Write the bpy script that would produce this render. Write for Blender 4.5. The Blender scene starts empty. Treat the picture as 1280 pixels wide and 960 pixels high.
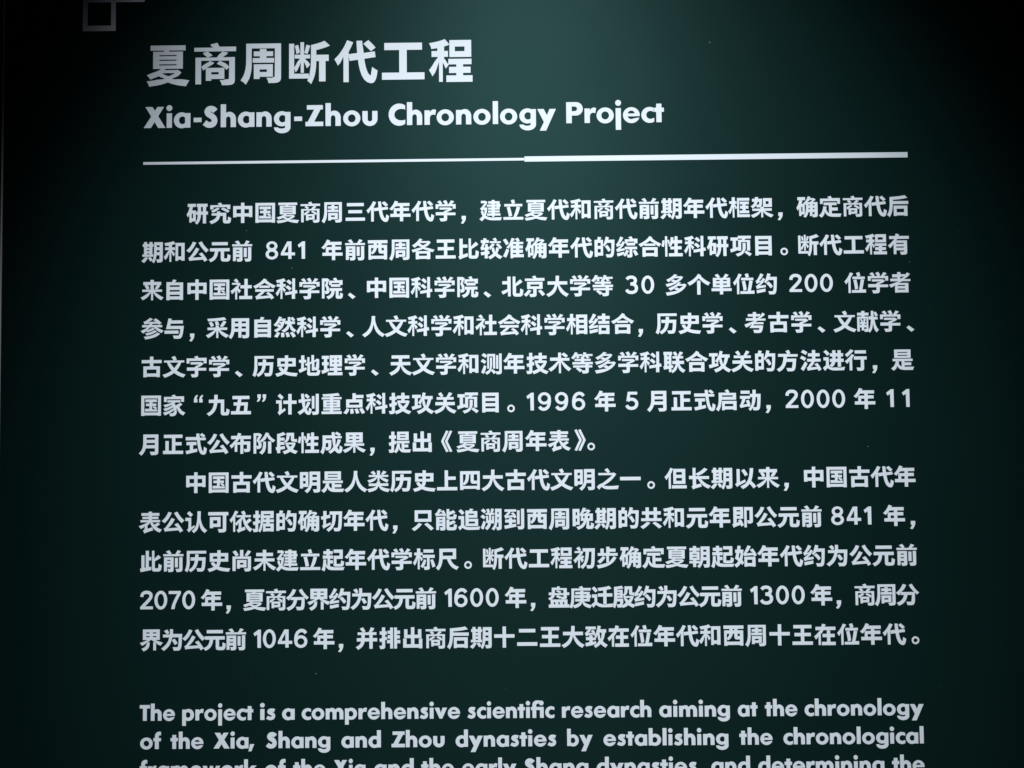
import bpy, math, random
import numpy as np
from mathutils import Matrix, Vector
from mathutils.geometry import delaunay_2d_cdt

scene = bpy.context.scene
C = scene.collection
BASE = 1.75            # height of the divider line above the floor, metres

# ------------------------------------------------------------------ camera
cam_d = bpy.data.cameras.new('camera')
cam_d.sensor_width = 36.0
cam_d.lens = 945.0 / 1280.0 * 36.0
cam_d.clip_start = 0.02
cam_d.clip_end = 60.0
cam = bpy.data.objects.new('camera', cam_d)
C.objects.link(cam)
a = (0.0339, 0.0054, -0.0096)          # pitch, yaw, roll of the hand-held phone
Rb = Matrix.Rotation(a[2], 4, 'Z') @ Matrix.Rotation(a[1], 4, 'Y') @ Matrix.Rotation(a[0], 4, 'X')
cam.matrix_world = Matrix.Translation((0.4666, -0.9397, BASE - 0.3144)) @ Matrix.Rotation(math.pi / 2, 4, 'X') @ Rb
scene.camera = cam

# ------------------------------------------------------------------ dim hall and lamps
world = bpy.data.worlds.new('World')
scene.world = world
world.use_nodes = True
world.node_tree.nodes['Background'].inputs[0].default_value = (0.55, 0.8, 1.0, 1)
world.node_tree.nodes['Background'].inputs[1].default_value = 0.004


def spot(name, loc, target, power, size, blend, radius, color):
    l = bpy.data.lights.new(name, 'SPOT')
    l.energy = power
    l.spot_size = math.radians(size)
    l.spot_blend = blend
    l.shadow_soft_size = radius
    l.color = color
    o = bpy.data.objects.new(name, l)
    C.objects.link(o)
    o.location = loc
    d = Vector(target) - Vector(loc)
    o.rotation_euler = d.to_track_quat('-Z', 'Y').to_euler()
    return o


spot('track_spotlight', (0.54, -2.0, BASE + 1.7), (0.485, 0, BASE - 0.47), 495, 32.6, 1.0, 0.05, (0.93, 0.98, 1.0))

scene.view_settings.view_transform = 'Standard'
scene.view_settings.look = 'None'
scene.view_settings.gamma = 1
scene.view_settings.use_curve_mapping = False
scene.view_settings.exposure = 0.0


# ------------------------------------------------------------------ materials
def mat(name):
    m = bpy.data.materials.new(name)
    m.use_nodes = True
    nt = m.node_tree
    return m, nt, nt.nodes['Principled BSDF']


def node(nt, kind, **kw):
    n = nt.nodes.new(kind)
    for k, v in kw.items():
        n.inputs[k].default_value = v
    return n


def ramp(nt, src, p0, c0, p1, c1):
    r = nt.nodes.new('ShaderNodeValToRGB')
    r.color_ramp.elements[0].position = p0
    r.color_ramp.elements[0].color = c0
    r.color_ramp.elements[1].position = p1
    r.color_ramp.elements[1].color = c1
    nt.links.new(src, r.inputs[0])
    return r


# sprayed dark green panel paint: satin, with a faint grain and uneven gloss
m_panel, nt, b = mat('dark_green_panel_paint')
tc = nt.nodes.new('ShaderNodeTexCoord')
n1 = node(nt, 'ShaderNodeTexNoise', Scale=5.0, Detail=4.0, Roughness=0.6)
nt.links.new(tc.outputs['Object'], n1.inputs['Vector'])
r1 = ramp(nt, n1.outputs['Fac'], 0.3, (0.0027, 0.0117, 0.0113, 1), 0.7, (0.0030, 0.0129, 0.0125, 1))
nt.links.new(r1.outputs[0], b.inputs['Base Color'])
n2 = node(nt, 'ShaderNodeTexNoise', Scale=3.0, Detail=5.0, Roughness=0.65)
nt.links.new(tc.outputs['Object'], n2.inputs['Vector'])
r2 = ramp(nt, n2.outputs['Fac'], 0.3, (0.54,) * 3 + (1,), 0.7, (0.56,) * 3 + (1,))
nt.links.new(r2.outputs[0], b.inputs['Roughness'])
n3 = node(nt, 'ShaderNodeTexNoise', Scale=900.0, Detail=2.0, Roughness=0.5)
nt.links.new(tc.outputs['Object'], n3.inputs['Vector'])
bp = nt.nodes.new('ShaderNodeBump')
bp.inputs['Strength'].default_value = 0.12
bp.inputs['Distance'].default_value = 0.0004
nt.links.new(n3.outputs['Fac'], bp.inputs['Height'])
nt.links.new(bp.outputs[0], b.inputs['Normal'])
b.inputs['Specular IOR Level'].default_value = 0.19
b.inputs['Specular Tint'].default_value = (0.36, 0.98, 0.92, 1)
b.inputs['Anisotropic'].default_value = 0.6            # added to stretch the sheen into a bright upright column with darker sides
tg = nt.nodes.new('ShaderNodeCombineXYZ')
tg.inputs[0].default_value, tg.inputs[2].default_value = (0,1)
nt.links.new(tg.outputs[0], b.inputs['Tangent'])

# white vinyl lettering
m_text, nt, b = mat('white_vinyl')
tc = nt.nodes.new('ShaderNodeTexCoord')
n1 = node(nt, 'ShaderNodeTexNoise', Scale=14.0, Detail=3.0)
nt.links.new(tc.outputs['Object'], n1.inputs['Vector'])
r1 = ramp(nt, n1.outputs['Fac'], 0.3, (0.73, 0.79, 0.87, 1), 0.7, (0.76, 0.815, 0.89, 1))
nt.links.new(r1.outputs[0], b.inputs['Base Color'])
b.inputs['Roughness'].default_value = 0.55
b.inputs['Specular IOR Level'].default_value = 0.12

m_emb, nt, b = mat('grey_vinyl')
b.inputs['Base Color'].default_value = (0.66, 0.66, 0.74, 1)
b.inputs['Roughness'].default_value = 0.55

m_wall, nt, b = mat('black_wall_paint')
n1 = node(nt, 'ShaderNodeTexNoise', Scale=60.0, Detail=4.0)
r1 = ramp(nt, n1.outputs['Fac'], 0.3, (0.008, 0.009, 0.009, 1), 0.7, (0.011, 0.012, 0.012, 1))
nt.links.new(r1.outputs[0], b.inputs['Base Color'])
b.inputs['Roughness'].default_value = 0.8

m_edge, nt, b = mat('grey_edge_band')
b.inputs['Base Color'].default_value = (0.6, 0.6, 0.6, 1)
b.inputs['Roughness'].default_value = 0.45

m_dust, nt, b = mat('pale_dust')
b.inputs['Base Color'].default_value = (0.45, 0.46, 0.44, 1)
b.inputs['Roughness'].default_value = 0.9


# ------------------------------------------------------------------ flat shapes: exact unions of outlines
def paint(prims):
    """prims: list of (sign, polygon); a later one paints over the earlier ones. Returns verts, tris."""
    vs, fs, sg = [], [], []
    for s, poly in prims:
        k = len(vs)
        ar = sum(p[0] * q[1] - q[0] * p[1] for p, q in zip(poly, poly[1:] + poly[:1]))
        if abs(ar) < 1e-9:
            continue
        if ar < 0:
            poly = poly[::-1]
        vs += [Vector(p) for p in poly]
        fs.append(list(range(k, k + len(poly))))
        sg.append(s)
    es = [(g[i], g[(i + 1) % len(g)]) for g in fs for i in range(len(g))]
    v, e, f, ov, oe, of = delaunay_2d_cdt(vs, es, [], 0, 1e-5)
    V = np.array([(p.x, p.y) for p in v])
    F = np.array([list(t) for t in f])
    c = V[F].mean(1)
    top = np.full(len(F), -1)
    for k, g in enumerate(fs):                       # the last shape that covers a triangle decides
        poly = np.array([(vs[i].x, vs[i].y) for i in g])
        lo, hi = poly.min(0), poly.max(0)
        m = np.where(((c >= lo) & (c <= hi)).all(1))[0]
        if not len(m):
            continue
        x, y = c[m, 0][:, None], c[m, 1][:, None]
        q = np.roll(poly, -1, 0)
        up = (poly[None, :, 1] > y) != (q[None, :, 1] > y)
        dy = np.where(q[:, 1] == poly[:, 1], 1, q[:, 1] - poly[:, 1])
        xi = poly[None, :, 0] + (y - poly[None, :, 1]) * ((q[:, 0] - poly[:, 0]) / dy)[None]
        inside = ((up & (x < xi)).sum(1) % 2) == 1
        top[m[inside]] = k
    keep = [list(map(int, F[i])) for i in range(len(F)) if top[i] >= 0 and sg[top[i]] > 0]
    return [(p.x, p.y) for p in v], keep


def E_(cx, cy, rx, ry, a0=0, a1=360, n=28):
    full = abs(a1 - a0) >= 360
    m = max(4, int(n * abs(a1 - a0) / 360))
    return [(cx + rx * math.cos(math.radians(a0 + (a1 - a0) * i / m)),
             cy + ry * math.sin(math.radians(a0 + (a1 - a0) * i / m))) for i in range(m if full else m + 1)]


def R_(x0, y0, x1, y1):
    return [(x0, y0), (x1, y0), (x1, y1), (x0, y1)]


def smooth(pts, n=5):
    out = []
    for i in range(len(pts) - 1):
        p0 = pts[max(i - 1, 0)]; p1 = pts[i]; p2 = pts[i + 1]; p3 = pts[min(i + 2, len(pts) - 1)]
        for k in range(n):
            t = k / n
            out.append(tuple(0.5 * ((2 * b_) + (-a_ + c_) * t + (2 * a_ - 5 * b_ + 4 * c_ - d_) * t * t + (-a_ + 3 * b_ - 3 * c_ + d_) * t ** 3)
                             for a_, b_, c_, d_ in zip(p0, p1, p2, p3)))
    out.append(tuple(pts[-1]))
    return out


def stroke(pts, w, curve=True):
    """ribbon of width w along a path as overlapping quads"""
    P = smooth(pts) if curve else pts
    n = len(P)
    L, Rr = [], []
    for i in range(n):
        q0 = P[max(i - 1, 0)]; q1 = P[min(i + 1, n - 1)]
        dx, dy = q1[0] - q0[0], q1[1] - q0[1]
        l = math.hypot(dx, dy) or 1
        ww = w if not callable(w) else w(i / (n - 1))
        L.append((P[i][0] - dy / l * ww / 2, P[i][1] + dx / l * ww / 2))
        Rr.append((P[i][0] + dy / l * ww / 2, P[i][1] - dx / l * ww / 2))
    return [(1, [Rr[i], Rr[i + 1], L[i + 1], L[i]]) for i in range(n - 1)]


# --- geometric bold Latin letters, cap height 1 -----------------------------
X = 0.69
AS = 1.09


def bowl(mir=False):
    c, k = (0.385, 0.415) if not mir else (0.415, 0.385)
    return [(1, E_(c, .35, .385, .38)), (-1, E_(k, .35, .172, .185))]


def arch(x0, x1, top=.73):
    # arch springing from a stem that ends at x0, outer right edge x1
    r = (x1 - x0 + .14) / 2
    cx = x1 - r
    iw = (x1 - .255 - x0) / 2
    ic = x0 + iw
    return [(1, E_(cx, .40, r, top - .40, 0, 180)), (1, R_(cx - r, 0, x1, .405)),
            (-1, E_(ic, .37, iw, .14, 0, 180)), (-1, R_(ic - iw, -.2, ic + iw, .372)), (-1, R_(cx - r - .02, -.2, x0, .5))]


G = {}
G['a'] = (.80, 'rs', bowl() + [(1, R_(.545, 0, .80, X))])
G['d'] = (.80, 'rs', bowl() + [(1, R_(.545, 0, .80, AS))])
G['b'] = (.80, 'sr', bowl(True) + [(1, R_(0, 0, .255, AS))])
G['p'] = (.80, 'sr', bowl(True) + [(1, R_(0, -.34, .255, X))])
G['g'] = (.80, 'rs', [(1, E_(.40, -.04, .40, .28, 180, 360)), (-1, E_(.37, -.035, .175, .065, 180, 360)), (-1, R_(.195, -.036, .50, .02))]
          + [(1, E_(.385, .37, .385, .36)), (-1, E_(.415, .37, .172, .175)), (1, R_(.545, -.06, .80, X))])
G['o'] = (.83, 'rr', [(1, E_(.415, .35, .415, .38)), (-1, E_(.415, .35, .185, .19))])
G['e'] = (.80, 'rr', [(1, E_(.405, .35, .405, .38)), (-1, [(.235, .425)] + [(.565, .425)] + E_(.40, .425, .165, .14, 0, 180)[1:-1]),
                      (-1, E_(.40, .30, .17, .14, 180, 360)), (-1, [(.40, .30), (.40, .17), (.60, .205), (.83, .235), (.86, .30)]),
                      (1, R_(.12, .295, .80, .428)), (-1, [(.83, .10), (.83, .23), (.60, .30), (.795, .30), (.9, .30), (.9, .1)])])
G['c'] = (.62, 'r-', [(1, E_(.40, .35, .40, .38)), (-1, E_(.44, .35, .20, .19)), (-1, [(.50, .168), (.63, .215), (.63, .485), (.50, .532)]), (-1, R_(.62, -.1, .9, .9))])
G['f'] = (.50, '--', [(1, [(.10, 0), (.355, 0), (.355, .80)] + [(.365, .845), (.395, .875), (.44, .882), (.50, .868), (.50, 1.07)] +
                       [(.43, 1.10), (.34, 1.10), (.25, 1.075), (.165, 1.01), (.12, .93), (.10, .83)]), (1, R_(0, .50, .50, X))])
G['\ufb01'] = (.86, '-s', [(1, [(.10, 0), (.355, 0), (.355, .80), (.385, .88), (.45, .915), (.52, .90), (.53, .99), (.66, 1.06), (.55, 1.105), (.45, 1.11), (.34, 1.10), (.23, 1.06), (.14, .98), (.10, .86)]),
                           (1, R_(0, .50, .86, X)), (1, R_(.605, 0, .86, X)), (1, E_(.70, .945, .155, .15)), (-1, R_(.36, .40, .60, .50))])
G['h'] = (.735, 'ss', arch(.255, .735) + [(1, R_(0, 0, .255, AS))])
G['n'] = (.735, 'ss', arch(.255, .735) + [(1, R_(0, 0, .255, X))])
G['m'] = (1.17, 'ss', arch(.705, 1.17) + [(-1, R_(.2, -.1, .45, .76))] + arch(.25, .71) + [(1, R_(.455, 0, .71, .5)), (1, R_(0, 0, .25, X))])
G['i'] = (.285, 'ss', [(1, E_(.1425, .94, .1425, .14)), (1, R_(.015, 0, .27, X))])
G['j'] = (.285, 'ss', [(1, E_(.1425, .94, .1425, .14)), (1, R_(.015, -.34, .27, X))])
G['k'] = (.86, 's-', [(1, R_(0, 0, .255, AS)), (1, [(.20, .37), (.50, X), (.83, X), (.47, .36), (.86, 0), (.52, 0), (.2, .35)])])
G['l'] = (.255, 'ss', [(1, R_(0, 0, .255, AS))])
G['r'] = (.56, 's-', [(1, [(.20, .30), (.255, .33), (.285, .42), (.34, .47), (.42, .49), (.52, .465), (.56, .70), (.49, .73), (.41, .725), (.33, .69), (.255, .60), (.2, .5)]),
                      (1, R_(0, 0, .255, X))])
G['s'] = (.54, 'rr', stroke([(.50, .585), (.40, .615), (.28, .62), (.185, .585), (.165, .50), (.26, .425), (.375, .36), (.435, .27), (.41, .155), (.30, .09), (.17, .10), (.04, .165)], .205))
G['t'] = (.49, '--', [(1, R_(.12, 0, .375, .88)), (1, R_(0, .49, .49, X))])
G['u'] = (.73, 'ss', [(1, E_(.365, .32, .365, .345, 180, 360)), (1, R_(0, .315, .73, X)), (-1, E_(.365, .30, .11, .105, 180, 360)), (-1, R_(.255, .298, .475, .8))])
G['v'] = (.82, '--', [(1, [(0, X), (.30, X), (.41, .36), (.52, X), (.82, X), (.50, 0), (.32, 0)])])
G['w'] = (1.16, '--', [(1, [(0, X), (.28, X), (.37, .36), (.49, X), (.67, X), (.79, .36), (.88, X), (1.16, X), (.90, 0), (.70, 0), (.58, .34), (.46, 0), (.26, 0)])])
G['y'] = (.90, '--', [(1, [(0, X), (.31, X), (.465, .39), (.59, X), (.90, X), (.42, -.34), (.11, -.34), (.315, .07)])])
G['T'] = (.70, '--', [(1, R_(0, .79, .70, 1)), (1, R_(.22, 0, .48, .9))])
G['X'] = (1.05, '--', [(1, [(.08, 1), (.42, 1), (1.05, 0), (.70, 0)]), (1, [(.66, 1), (.98, 1), (.35, 0), (0, 0)])])
G['Z'] = (.86, '--', [(1, R_(.07, .79, .84, 1)), (1, R_(.0, 0, .86, .21)), (1, [(0, 0), (.37, .12), (.84, 1), (.48, .9)])])
G['P'] = (.80, 's-', [(1, R_(.2, .36, .48, 1)), (1, E_(.48, .68, .32, .32, -90, 90)), (-1, R_(.26, .57, .41, .79)), (-1, E_(.41, .68, .115, .11, -90, 90)), (1, R_(0, 0, .265, 1))])
G['C'] = (.80, 'r-', [(1, E_(.51, .5, .51, .53)), (-1, E_(.60, .5, .325, .275)), (-1, [(.70, .22), (.81, .27), (.81, .73), (.70, .78)]), (-1, R_(.80, -.1, 1.1, 1.1))])
G['S'] = (.72, 'rr', stroke([(.60, .765), (.52, .85), (.40, .885), (.275, .85), (.215, .745), (.27, .635), (.40, .55), (.52, .455), (.565, .31), (.51, .175), (.37, .115), (.22, .135), (.085, .235)], .275))
G[','] = (.38, '--', [(1, [(.10, .26), (.38, .26), (.19, -.19), (0, -.19)])])
G['-'] = (.38, '--', [(1, R_(0, .255, .38, .465))])
BEAR = {'s': .048, 'r': .040, '-': .0}
KERN = {('a', ','): .06}

# --- digits, height 1 --------------------------------------------------------
D = {}
SW = .176
D['0'] = (.72, [(1, E_(.36, .5, .36, .52)), (-1, E_(.36, .5, .187, .358))])
D['1'] = (.41, [(1, [(.225, 0), (.415, 0), (.415, 1), (.27, 1), (0, .80), (.07, .645), (.215, .745)])])
D['2'] = (.71, stroke([(.085, .69), (.11, .82), (.21, .915), (.36, .94), (.52, .90), (.60, .78), (.575, .64), (.47, .50), (.34, .36), (.20, .22), (.10, .10)], SW) + [(1, R_(.0, 0, .71, .155)), (1, [(0, 0), (.2, 0), (.28, .18), (.08, .15), (0, .12)])])
D['3'] = (.70, stroke([(.07, .82), (.17, .91), (.33, .94), (.48, .90), (.56, .79), (.54, .66), (.44, .575), (.28, .55)], SW) + stroke([(.28, .55), (.46, .53), (.58, .43), (.615, .29), (.56, .15), (.42, .075), (.27, .07), (.13, .12), (.05, .23)], SW))
D['4'] = (.80, [(1, [(.36, 1), (.60, 1), (.60, .42), (.42, .42), (.42, .80), (.19, .37), (.80, .37), (.80, .205), (0, .205), (0, .34)]), (1, R_(.42, 0, .60, .5))])
D['5'] = (.72, [(1, R_(.13, .84, .66, 1)), (1, [(.13, 1), (.28, 1), (.235, .60), (.21, .50), (.04, .46)])] + stroke([(.12, .50), (.22, .56), (.36, .58), (.51, .53), (.61, .41), (.62, .27), (.55, .14), (.41, .07), (.26, .07), (.13, .13), (.06, .24)], SW))
D['6'] = (.73, [(1, E_(.365, .325, .365, .345)), (-1, E_(.365, .325, .195, .19)), ] + stroke([(.645, .79), (.55, .90), (.40, .94), (.24, .88), (.13, .73), (.085, .52), (.085, .33)], SW))
D['7'] = (.68, [(1, R_(0, .84, .68, 1)), (1, [(.49, .86), (.68, 1), (.68, .86), (.50, .52), (.38, .25), (.33, 0), (.14, 0), (.20, .25), (.32, .54)])])
D['8'] = (.71, [(1, E_(.355, .745, .315, .275)), (1, E_(.355, .28, .355, .30)), (-1, E_(.355, .755, .155, .13)), (-1, E_(.355, .28, .185, .15))])
D['9'] = (.73, [(s_, [(.73 - x_, 1 - y_) for x_, y_ in p_]) for s_, p_ in D['6'][1]])

_lat = {}


def latin(ch, table):
    key = (ch, id(table))
    if key not in _lat:
        _lat[key] = paint(table[ch][-1])
    return _lat[key]


# --- Chinese characters: the built-in typeface's outline grown to a heavy weight ---
_cjk = {}


def base_glyph(ch):
    cu = bpy.data.curves.new('glyph_source', 'FONT')
    cu.body = ch
    cu.resolution_u = 6
    ob = bpy.data.objects.new('glyph_source', cu)
    C.objects.link(ob)
    dg = bpy.context.evaluated_depsgraph_get()
    me = ob.evaluated_get(dg).to_mesh()
    idx, vs, tris = {}, [], []
    mp = []
    for v in me.vertices:
        k = (round(v.co.x, 4), round(v.co.y, 4))
        if k not in idx:
            idx[k] = len(vs)
            vs.append(k)
        mp.append(idx[k])
    me.calc_loop_triangles()
    for t in me.loop_triangles:
        q = [mp[i] for i in t.vertices]
        if len(set(q)) < 3:
            continue
        (ax, ay), (bx, by), (cx, cy) = (vs[i] for i in q)
        ar = (bx - ax) * (cy - ay) - (by - ay) * (cx - ax)
        if abs(ar) < 1e-8:
            continue
        tris.append(q if ar > 0 else q[::-1])
    bpy.data.objects.remove(ob)
    bpy.data.curves.remove(cu)
    return vs, tris


def heavy(ch, wmax, dense=.24):
    """grow every outline edge outwards by up to wmax em, less where strokes crowd"""
    key = (ch, wmax, dense)
    if key in _cjk:
        return _cjk[key]
    vs, tris = base_glyph(ch)
    cnt = {}
    for t in tris:
        for i in range(3):
            e = (t[i], t[(i + 1) % 3])
            cnt[e] = cnt.get(e, 0) + 1
    edges = [e for e in cnt if (e[1], e[0]) not in cnt]
    P = np.array(vs)
    A = P[[e[0] for e in edges]]
    B = P[[e[1] for e in edges]]
    dv = B - A
    ln = np.maximum(np.hypot(dv[:, 0], dv[:, 1]), 1e-6)
    T = dv / ln[:, None]
    N = np.stack([T[:, 1], -T[:, 0]], 1)            # outward: the interior lies left of the edge
    off = np.full(len(edges), wmax)
    opp = N @ N.T < -.35
    for s in (.08, .3, .5, .7, .92):
        S = A + dv * s
        for i in range(len(edges)):
            n = N[i]
            den = n[0] * dv[:, 1] - n[1] * dv[:, 0]
            den = np.where(np.abs(den) < 1e-9, 1e-9, den)
            w = A - S[i]
            t = (w[:, 0] * dv[:, 1] - w[:, 1] * dv[:, 0]) / den
            u = (w[:, 0] * n[1] - w[:, 1] * n[0]) / den
            ok = opp[i] & (t > 1e-4) & (u > -.02) & (u < 1.02)
            if ok.any():
                g = t[ok].min()
                off[i] = min(off[i], max(.0, dense * g + max(0, g - .12) * .3))
    nxt, prv = {}, {}
    for i, e in enumerate(edges):
        nxt.setdefault(e[0], []).append(i)
        prv.setdefault(e[1], []).append(i)
    off2 = off.copy()
    for i, e in enumerate(edges):                    # stroke ends grow less; curves stay smooth
        a_ = prv.get(e[0], [None])[0]
        b_ = nxt.get(e[1], [None])[0]
        if a_ is None or b_ is None:
            continue
        ca = T[a_][0] * T[i][1] - T[a_][1] * T[i][0]
        cb = T[i][0] * T[b_][1] - T[i][1] * T[b_][0]
        if ln[i] < .115 and ca > .6 and cb > .6:
            off2[i] = off[i] * .25
        else:
            if T[a_] @ T[i] > .8:
                off2[i] = min(off2[i], (off[a_] + off[i]) / 2)
            if T[b_] @ T[i] > .8:
                off2[i] = min(off2[i], (off[b_] + off[i]) / 2)
    off = off2

    def corner(i, j):
        """meeting point of the moved edges i -> j"""
        v = P[edges[j][0]]
        n1, n2, o1, o2 = N[i], N[j], off[i], off[j]
        cr = n1[0] * n2[1] - n1[1] * n2[0]
        if abs(cr) < .25:
            m_ = n1 + n2
            l_ = np.hypot(*m_)
            if l_ < .3:
                return None
            return v + m_ / l_ * (o1 + o2) / 2
        px = (o1 * n2[1] - o2 * n1[1]) / cr
        py = (n1[0] * o2 - n2[0] * o1) / cr
        d_ = np.array([px, py])
        l_ = np.hypot(*d_)
        lim = 1.7 * wmax
        if l_ > lim:
            d_ *= lim / l_
        return v + d_

    start, end = [None] * len(edges), [None] * len(edges)
    for v, outs in nxt.items():
        ins = prv.get(v, [])
        if len(outs) == 1 and len(ins) == 1:
            c_ = corner(ins[0], outs[0])
            if c_ is not None:
                end[ins[0]] = c_
                start[outs[0]] = c_
    prims = [(1, [vs[i] for i in t]) for t in tris]
    for i, e in enumerate(edges):
        s_ = start[i] if start[i] is not None else A[i] + N[i] * off[i]
        t_ = end[i] if end[i] is not None else B[i] + N[i] * off[i]
        s_, t_ = tuple(map(float, s_)), tuple(map(float, t_))
        a0, b0 = vs[e[0]], vs[e[1]]
        prims.append((1, [a0, s_, b0]))
        prims.append((1, [s_, t_, b0]))
        prims.append((1, [a0, s_, t_]))
        prims.append((1, [a0, t_, b0]))
    v, f = paint(prims)
    _cjk[key] = (v, f)
    return v, f


_cjk_ring = paint([(1, E_(.40, .09, .172, .172, n=24)), (-1, E_(.40, .09, .092, .092, n=20))])
_comma = paint([(1, [(.20, .13), (.395, .13), (.395, .02), (.375, -.07), (.325, -.16), (.27, -.235), (.165, -.21), (.225, -.12), (.255, -.03), (.20, -.03)])])
_dun = paint([(1, [(.20, .07), (.30, .165), (.55, -.02), (.415, -.125)])])
_q = [(0, 0), (.155, 0), (.155, .15), (.115, .155), (.135, .24), (.185, .31), (.13, .345), (.05, .27), (.005, .16)]
_lq = paint([(1, [(x_ + .28, y_ + .50) for x_, y_ in _q]), (1, [(x_ + .52, y_ + .50) for x_, y_ in _q])])
_rq = paint([(1, [(.48 - x_, .84 - y_) for x_, y_ in _q]), (1, [(.72 - x_, .84 - y_) for x_, y_ in _q])])
OWN = {'。': _cjk_ring, '，': _comma, '、': _dun, '“': _lq, '”': _rq}


class Sheet:
    """collects flat shapes and builds one thin raised mesh of them"""

    def __init__(self):
        self.v, self.f, self.side = [], [], []

    def add(self, vf, x, z, sx, sz=None, thick=.0004):
        sz = sx if sz is None else sz
        vs, fs = vf
        used = sorted({i for t in fs for i in t})
        mp = {i: k + len(self.v) for k, i in enumerate(used)}
        n = len(used)
        self.v += [((x + vs[i][0] * sx) * .001, -thick, (z + vs[i][1] * sz) * .001) for i in used]
        es = {}
        for t in fs:
            q = [mp[i] for i in t]
            self.f.append(q)
            for i in range(3):
                es[(q[i], q[(i + 1) % 3])] = 1
        back = {i: k + len(self.v) for k, i in enumerate(range(len(self.v) - n, len(self.v)))}
        self.v += [(p[0], .0003, p[2]) for p in self.v[-n:]]
        for a_, b_ in es:
            if (b_, a_) not in es:
                self.f.append([b_, a_, back[a_], back[b_]])

    def build(self, name, material, parent, label=None, kind=None):
        me = bpy.data.meshes.new(name)
        me.from_pydata(self.v, [], self.f)
        me.materials.append(material)
        me.update()
        o = bpy.data.objects.new(name, me)
        C.objects.link(o)
        o.parent = parent
        if label:
            o['label'] = label
        if kind:
            o['kind'] = kind
        return o


def box_mesh(name, x0, x1, y0, y1, z0, z1, material, bevel=0.0):
    import bmesh
    bm = bmesh.new()
    bmesh.ops.create_cube(bm, size=1)
    for v in bm.verts:
        v.co = Vector(((x0 + x1) / 2 + v.co.x * (x1 - x0), (y0 + y1) / 2 + v.co.y * (y1 - y0), (z0 + z1) / 2 + v.co.z * (z1 - z0)))
    if bevel:
        bmesh.ops.bevel(bm, geom=bm.edges[:], offset=bevel, segments=2, affect='EDGES', profile=.5)
    me = bpy.data.meshes.new(name)
    bm.to_mesh(me)
    bm.free()
    me.materials.append(material)
    o = bpy.data.objects.new(name, me)
    C.objects.link(o)
    return o


# ------------------------------------------------------------------ wall and panel
wall = box_mesh('wall', -2.5, 3.5, .016, .16, 0, 3.2, m_wall)
wall['kind'] = 'structure'

panel = bpy.data.objects.new('exhibition_text_panel', None)
C.objects.link(panel)
panel.location = (0, 0, BASE)
panel.empty_display_size = .1
panel['label'] = 'large dark green museum text panel with white Chinese and English lettering, lit from above'
panel['category'] = 'text panel'

board = box_mesh('board', -.1768, 1.150, 0, .014, -1.42, .42, m_panel, .0006)
board.parent = panel
for x0, x1 in ((-.1791, -.1771), (1.1503, 1.1523)):
    e = box_mesh('edge_band', x0, x1, -.0006, .0155, -1.42, .42, m_edge, .0005)
    e.parent = panel

# ------------------------------------------------------------------ emblem, divider
s = Sheet()
s.add(paint([(1, R_(-78, 170, -36, 213)), (-1, R_(-71.7, 177, -42, 207)), (1, R_(-37, 207, .5, 213))]), 0, 0, 1)
s.build('fret_emblem', m_emb, panel, 'dim grey open square with a bar running right, cut by the photo edge')
s = Sheet()
s.add(paint([(1, R_(0.3, -1.8, 480, 1.5))]), 0, 0, 1)
s.build('thin_divider_line', m_text, panel)
s = Sheet()
s.add(paint([(1, R_(480.2, -3.35, 960, 3.35))]), 0, 0, 1)
s.build('thick_divider_line', m_text, panel)

# ------------------------------------------------------------------ headings
s = Sheet()
for ch, x0, z0, x1, z1 in [('夏', 3.9, 97.8, 57.9, 150.4), ('商', 64.0, 98.6, 116.9, 153.1), ('周', 122.8, 98.9, 173.9, 151.4), ('断', 184.1, 98.7, 235.8, 154.0), ('代', 241.4, 98.8, 296.0, 154.4), ('工', 301.5, 103.1, 355.2, 150.2), ('程', 360.9, 99.3, 415.8, 154.3)]:
    g = heavy(ch, .040, .27)
    P = np.array([g[0][i] for i in sorted({i for t in g[1] for i in t})])
    lo, hi = P.min(0), P.max(0)
    sx, sz = (x1 - x0) / (hi[0] - lo[0]), (z1 - z0) / (hi[1] - lo[1])
    s.add(g, x0 - lo[0] * sx, z0 - lo[1] * sz, float(sx), float(sz))
s.build('chinese_heading', m_text, panel)

s = Sheet()
sub = [('X', 0.5), ('i', 29.1), ('a', 38.6), ('-', 63.6), ('S', 75.2), ('h', 97.8), ('a', 119.5), ('n', 142.9), ('g', 165.0), ('-', 190.6), ('Z', 204.8), ('h', 230.1), ('o', 252.4), ('u', 276.6), ('C', 309.7), ('h', 332.8), ('r', 354.9), ('o', 370.2), ('n', 394.6), ('o', 416.4), ('l', 440.9), ('o', 450.0), ('g', 474.3), ('y', 496.9), ('P', 533.3), ('r', 556.3), ('o', 571.4), ('j', 595.0), ('e', 604.6), ('c', 627.6), ('t', 643.3)]
for ch, x in sub:
    s.add(latin(ch, G), x, 44.9, 26.1, 26.8)
s.build('english_heading', m_text, panel)

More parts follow.
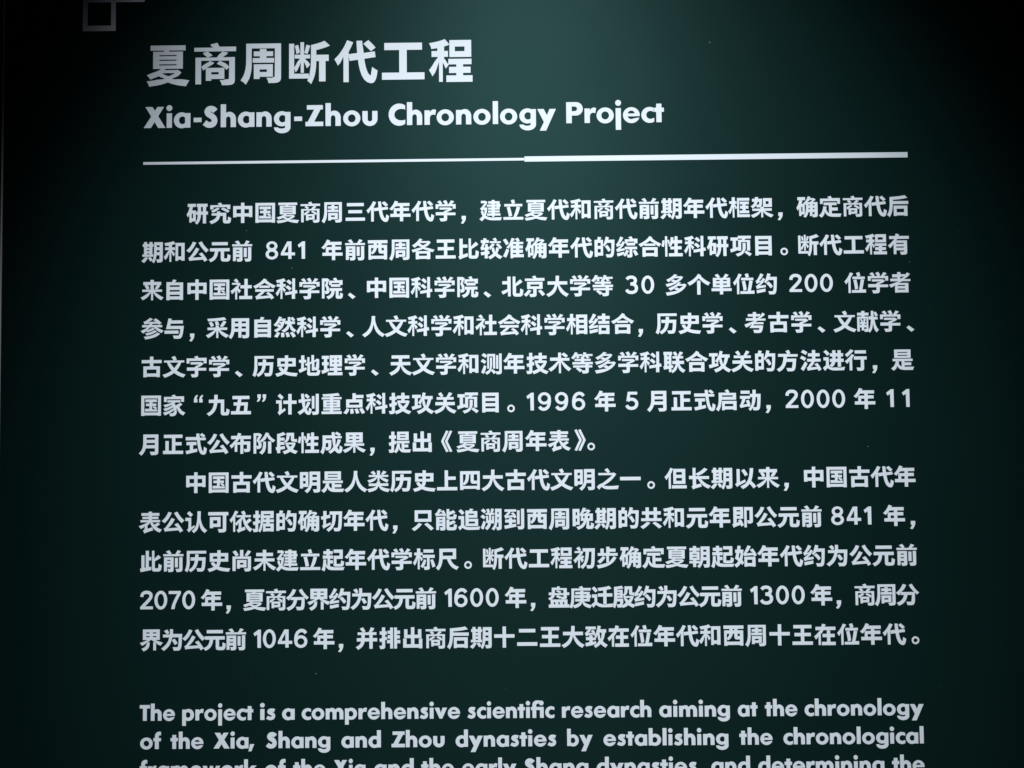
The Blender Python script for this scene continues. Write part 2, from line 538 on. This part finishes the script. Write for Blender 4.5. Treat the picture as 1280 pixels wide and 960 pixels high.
# ------------------------------------------------------------------ body text; (run, first centre, last centre) or (#digits, left, right), mm
LINES = [
[('研究中国夏商周三代年代学，建立夏代和商代前期年代框架，确定商代后', 69.3, 946.6)],
[('期和公元前', 12.9, 125.3), ('#841', 154.8, 204.1), ('年前西周各王比较准确年代的综合性科研项目。', 238.6, 805.9), ('断代工程有', 833.2, 946.5)],
[('来自中国社会科学院、', 12.5, 266.0), ('中国科学院、', 293.7, 435.5), ('北京大学等', 463.1, 576.3), ('#30', 604.7, 640.3), ('多个单位约', 667.7, 780.7), ('#200', 808.8, 862.8), ('位学者', 891.1, 946.8)],
[('参与，', 12.8, 68.6), ('采用自然科学、', 94.5, 263.8), ('人文科学和社会科学相结合，', 289.7, 628.4), ('历史学、', 655.3, 740.5), ('考古学、', 765.8, 850.8), ('文献学、', 876.4, 961.1)],
[('古文字学、', 12.5, 124.9), ('历史地理学、', 152.6, 294.6), ('天文学和测年技术等多学科联合攻关的方法进行，', 323.3, 918.1), ('是', 946.8, 946.8)],
[('国家', 12.2, 40.6), ('“', 71.6, 71.6), ('九五', 96.0, 124.3), ('”', 149.6, 149.6), ('计划重点科技攻关项目。', 180.8, 463.1), ('#1996', 479.6, 552.4), ('年', 577.5, 577.5), ('#5', 602.6, 619.0), ('月正式启动，', 643.5, 785.2), ('#2000', 800.9, 874.5), ('年', 899.1, 899.1), ('#11', 925.5, 954.0)],
[('月正式公布阶段性成果，', 11.7, 293.5), ('提出', 321.5, 349.8), ('《', 380.1, 380.1), ('夏商周年表', 406.3, 519.5), ('》', 545.6, 545.6), ('。', 561.9, 561.9)],
[('中国古代文明是人类历史上四大古代文明之一。', 68.5, 635.4), ('但长期以来，', 663.6, 805.4), ('中国古代年', 833.5, 946.1)],
[('表公认可依据的确切年代，', 12.1, 321.4), ('只能追溯到西周晚期的共和元年即公元前', 350.2, 829.7), ('#841', 853.8, 903.1), ('年，', 931.8, 959.8)],
[('此前历史尚未建立起年代学标尺。', 12.7, 408.2), ('断代工程初步确定夏朝起始年代约为公元前', 436.4, 945.5)],
[('#2070', 0.4, 68.2), ('年，', 89.0, 115.3), ('夏商分界约为公元前', 141.7, 353.3), ('#1600', 376.0, 442.9), ('年，', 464.2, 490.8), ('盘庚迁殷约为公元前', 517.2, 729.5), ('#1300', 752.1, 819.1), ('年，', 840.0, 866.4), ('商周分', 892.7, 945.2)],
[('界为公元前', 14.3, 118.8), ('#1046', 140.5, 206.9), ('年，', 227.6, 254.0), ('并排出商后期十二王大致在位年代和西周十王在位年代。', 280.4, 956.1)],
]
em = 27.3
for li, segs in enumerate(LINES):
    s = Sheet()
    zb = -77.33 - 48.133 * li + 2.7
    for run, u0, u1 in segs:
        if run[0] == '#':
            ds = run[1:]
            H = 22.0
            ws = [D[c][0] * H for c in ds]
            gap = (u1 - u0 - sum(ws)) / max(1, len(ds) - 1)
            x = u0
            for c, w in zip(ds, ws):
                s.add(latin(c, D), x, zb - .3, H)
                x += w + gap
            continue
        n = len(run)
        for i, ch in enumerate(run):
            c = u0 + (u1 - u0) * (i / (n - 1) if n > 1 else 0)
            if ch in OWN:
                s.add(OWN[ch], c - em / 2, zb, em)
            elif ch in '《》':
                g = heavy(ch, .030)
                used = {i_ for t_ in g[1] for i_ in t_}
                xs = [g[0][i_][0] for i_ in used]
                s.add(g, c - em * 1.02 * (min(xs) + max(xs)) / 2, zb, em * 1.02)
            else:
                s.add(heavy(ch, .036), c - em / 2, zb, em)
    s.build('chinese_text_line', m_text, panel)

ENG = [
(-691.9, [('The', 0.7, 43.8), ('project', 53.0, 140.3), ('is', 148.7, 167.3), ('a', 175.8, 191.3), ('comprehensive', 199.9, 394.1), ('scienti\ufb01c', 403.5, 509.9), ('research', 519.1, 628.5), ('aiming', 638.1, 724.5), ('at', 734.2, 758.3), ('the', 767.4, 806.8), ('chronology', 815.8, 961.0)]),
(-726.1, [('of', 1.4, 27.0), ('the', 38.8, 79.0), ('Xia,', 91.6, 141.7), ('Shang', 156.0, 235.0), ('and', 248.6, 297.1), ('Zhou', 310.1, 375.1), ('dynasties', 388.6, 511.6), ('by', 525.1, 556.3), ('establishing', 569.5, 722.1), ('the', 735.5, 775.8), ('chronological', 789.2, 960.1)]),
(-760.1, [('framework', 1.1, 145.1), ('of', 154.6, 180.1), ('the', 189.4, 229.1), ('Xia', 238.4, 278.1), ('and', 288.7, 337.2), ('the', 346.3, 386.2), ('early', 396.3, 462.7), ('Shang', 471.8, 550.7), ('dynasties,', 560.7, 690.8), ('and', 700.6, 747.9), ('determining', 757.8, 911.4), ('the', 920.8, 960.0)]),
]
for zb, words in ENG:
    s = Sheet()
    for wd, u0, u1 in words:
        cur, pos = 0, []
        for i, ch in enumerate(wd):
            w, bb = G[ch][0], G[ch][1]
            if i:
                cur += BEAR[bb[0]] + .01
            pos.append(cur)
            cur += w
            if i < len(wd) - 1:
                cur += BEAR[bb[1]] + KERN.get((ch, wd[i + 1]), 0) * -1
        sx = (u1 - u0) / cur
        for ch, p in zip(wd, pos):
            s.add(latin(ch, G), u0 + p * sx, zb, sx, 18.9)
        if abs(sx / 18.9 - 1) > .08:
            print('word scale', wd, round(sx / 18.9, 3))
    s.build('english_text_line', m_text, panel)

# ------------------------------------------------------------------ specks of dust on the paint
random.seed(4)
s = Sheet()
pts = [(715.2, 146.1, .75), (130.5, -86.4, .4), (187.8, -134.5, .45), (959, -134.7, .4), (217.5, -636.4, .5), (560.8, -93.2, .35), (901.5, -364.1, .45)]
pts += [(random.uniform(-170, 1140), random.uniform(-760, 400), random.uniform(.10, .2)) for _ in range(18)]
for x, z, r in pts:
    k = random.randint(5, 7)
    a0 = random.random() * 6
    poly = [(r * random.uniform(.6, 1.2) * math.cos(a0 + 6.283 * i / k), r * random.uniform(.5, 1) * math.sin(a0 + 6.283 * i / k)) for i in range(k)]
    s.add((poly, [[0, i, i + 1] for i in range(1, k - 1)]), x, z, 1, thick=.0003)
s.build('dust', m_dust, panel, kind='stuff')
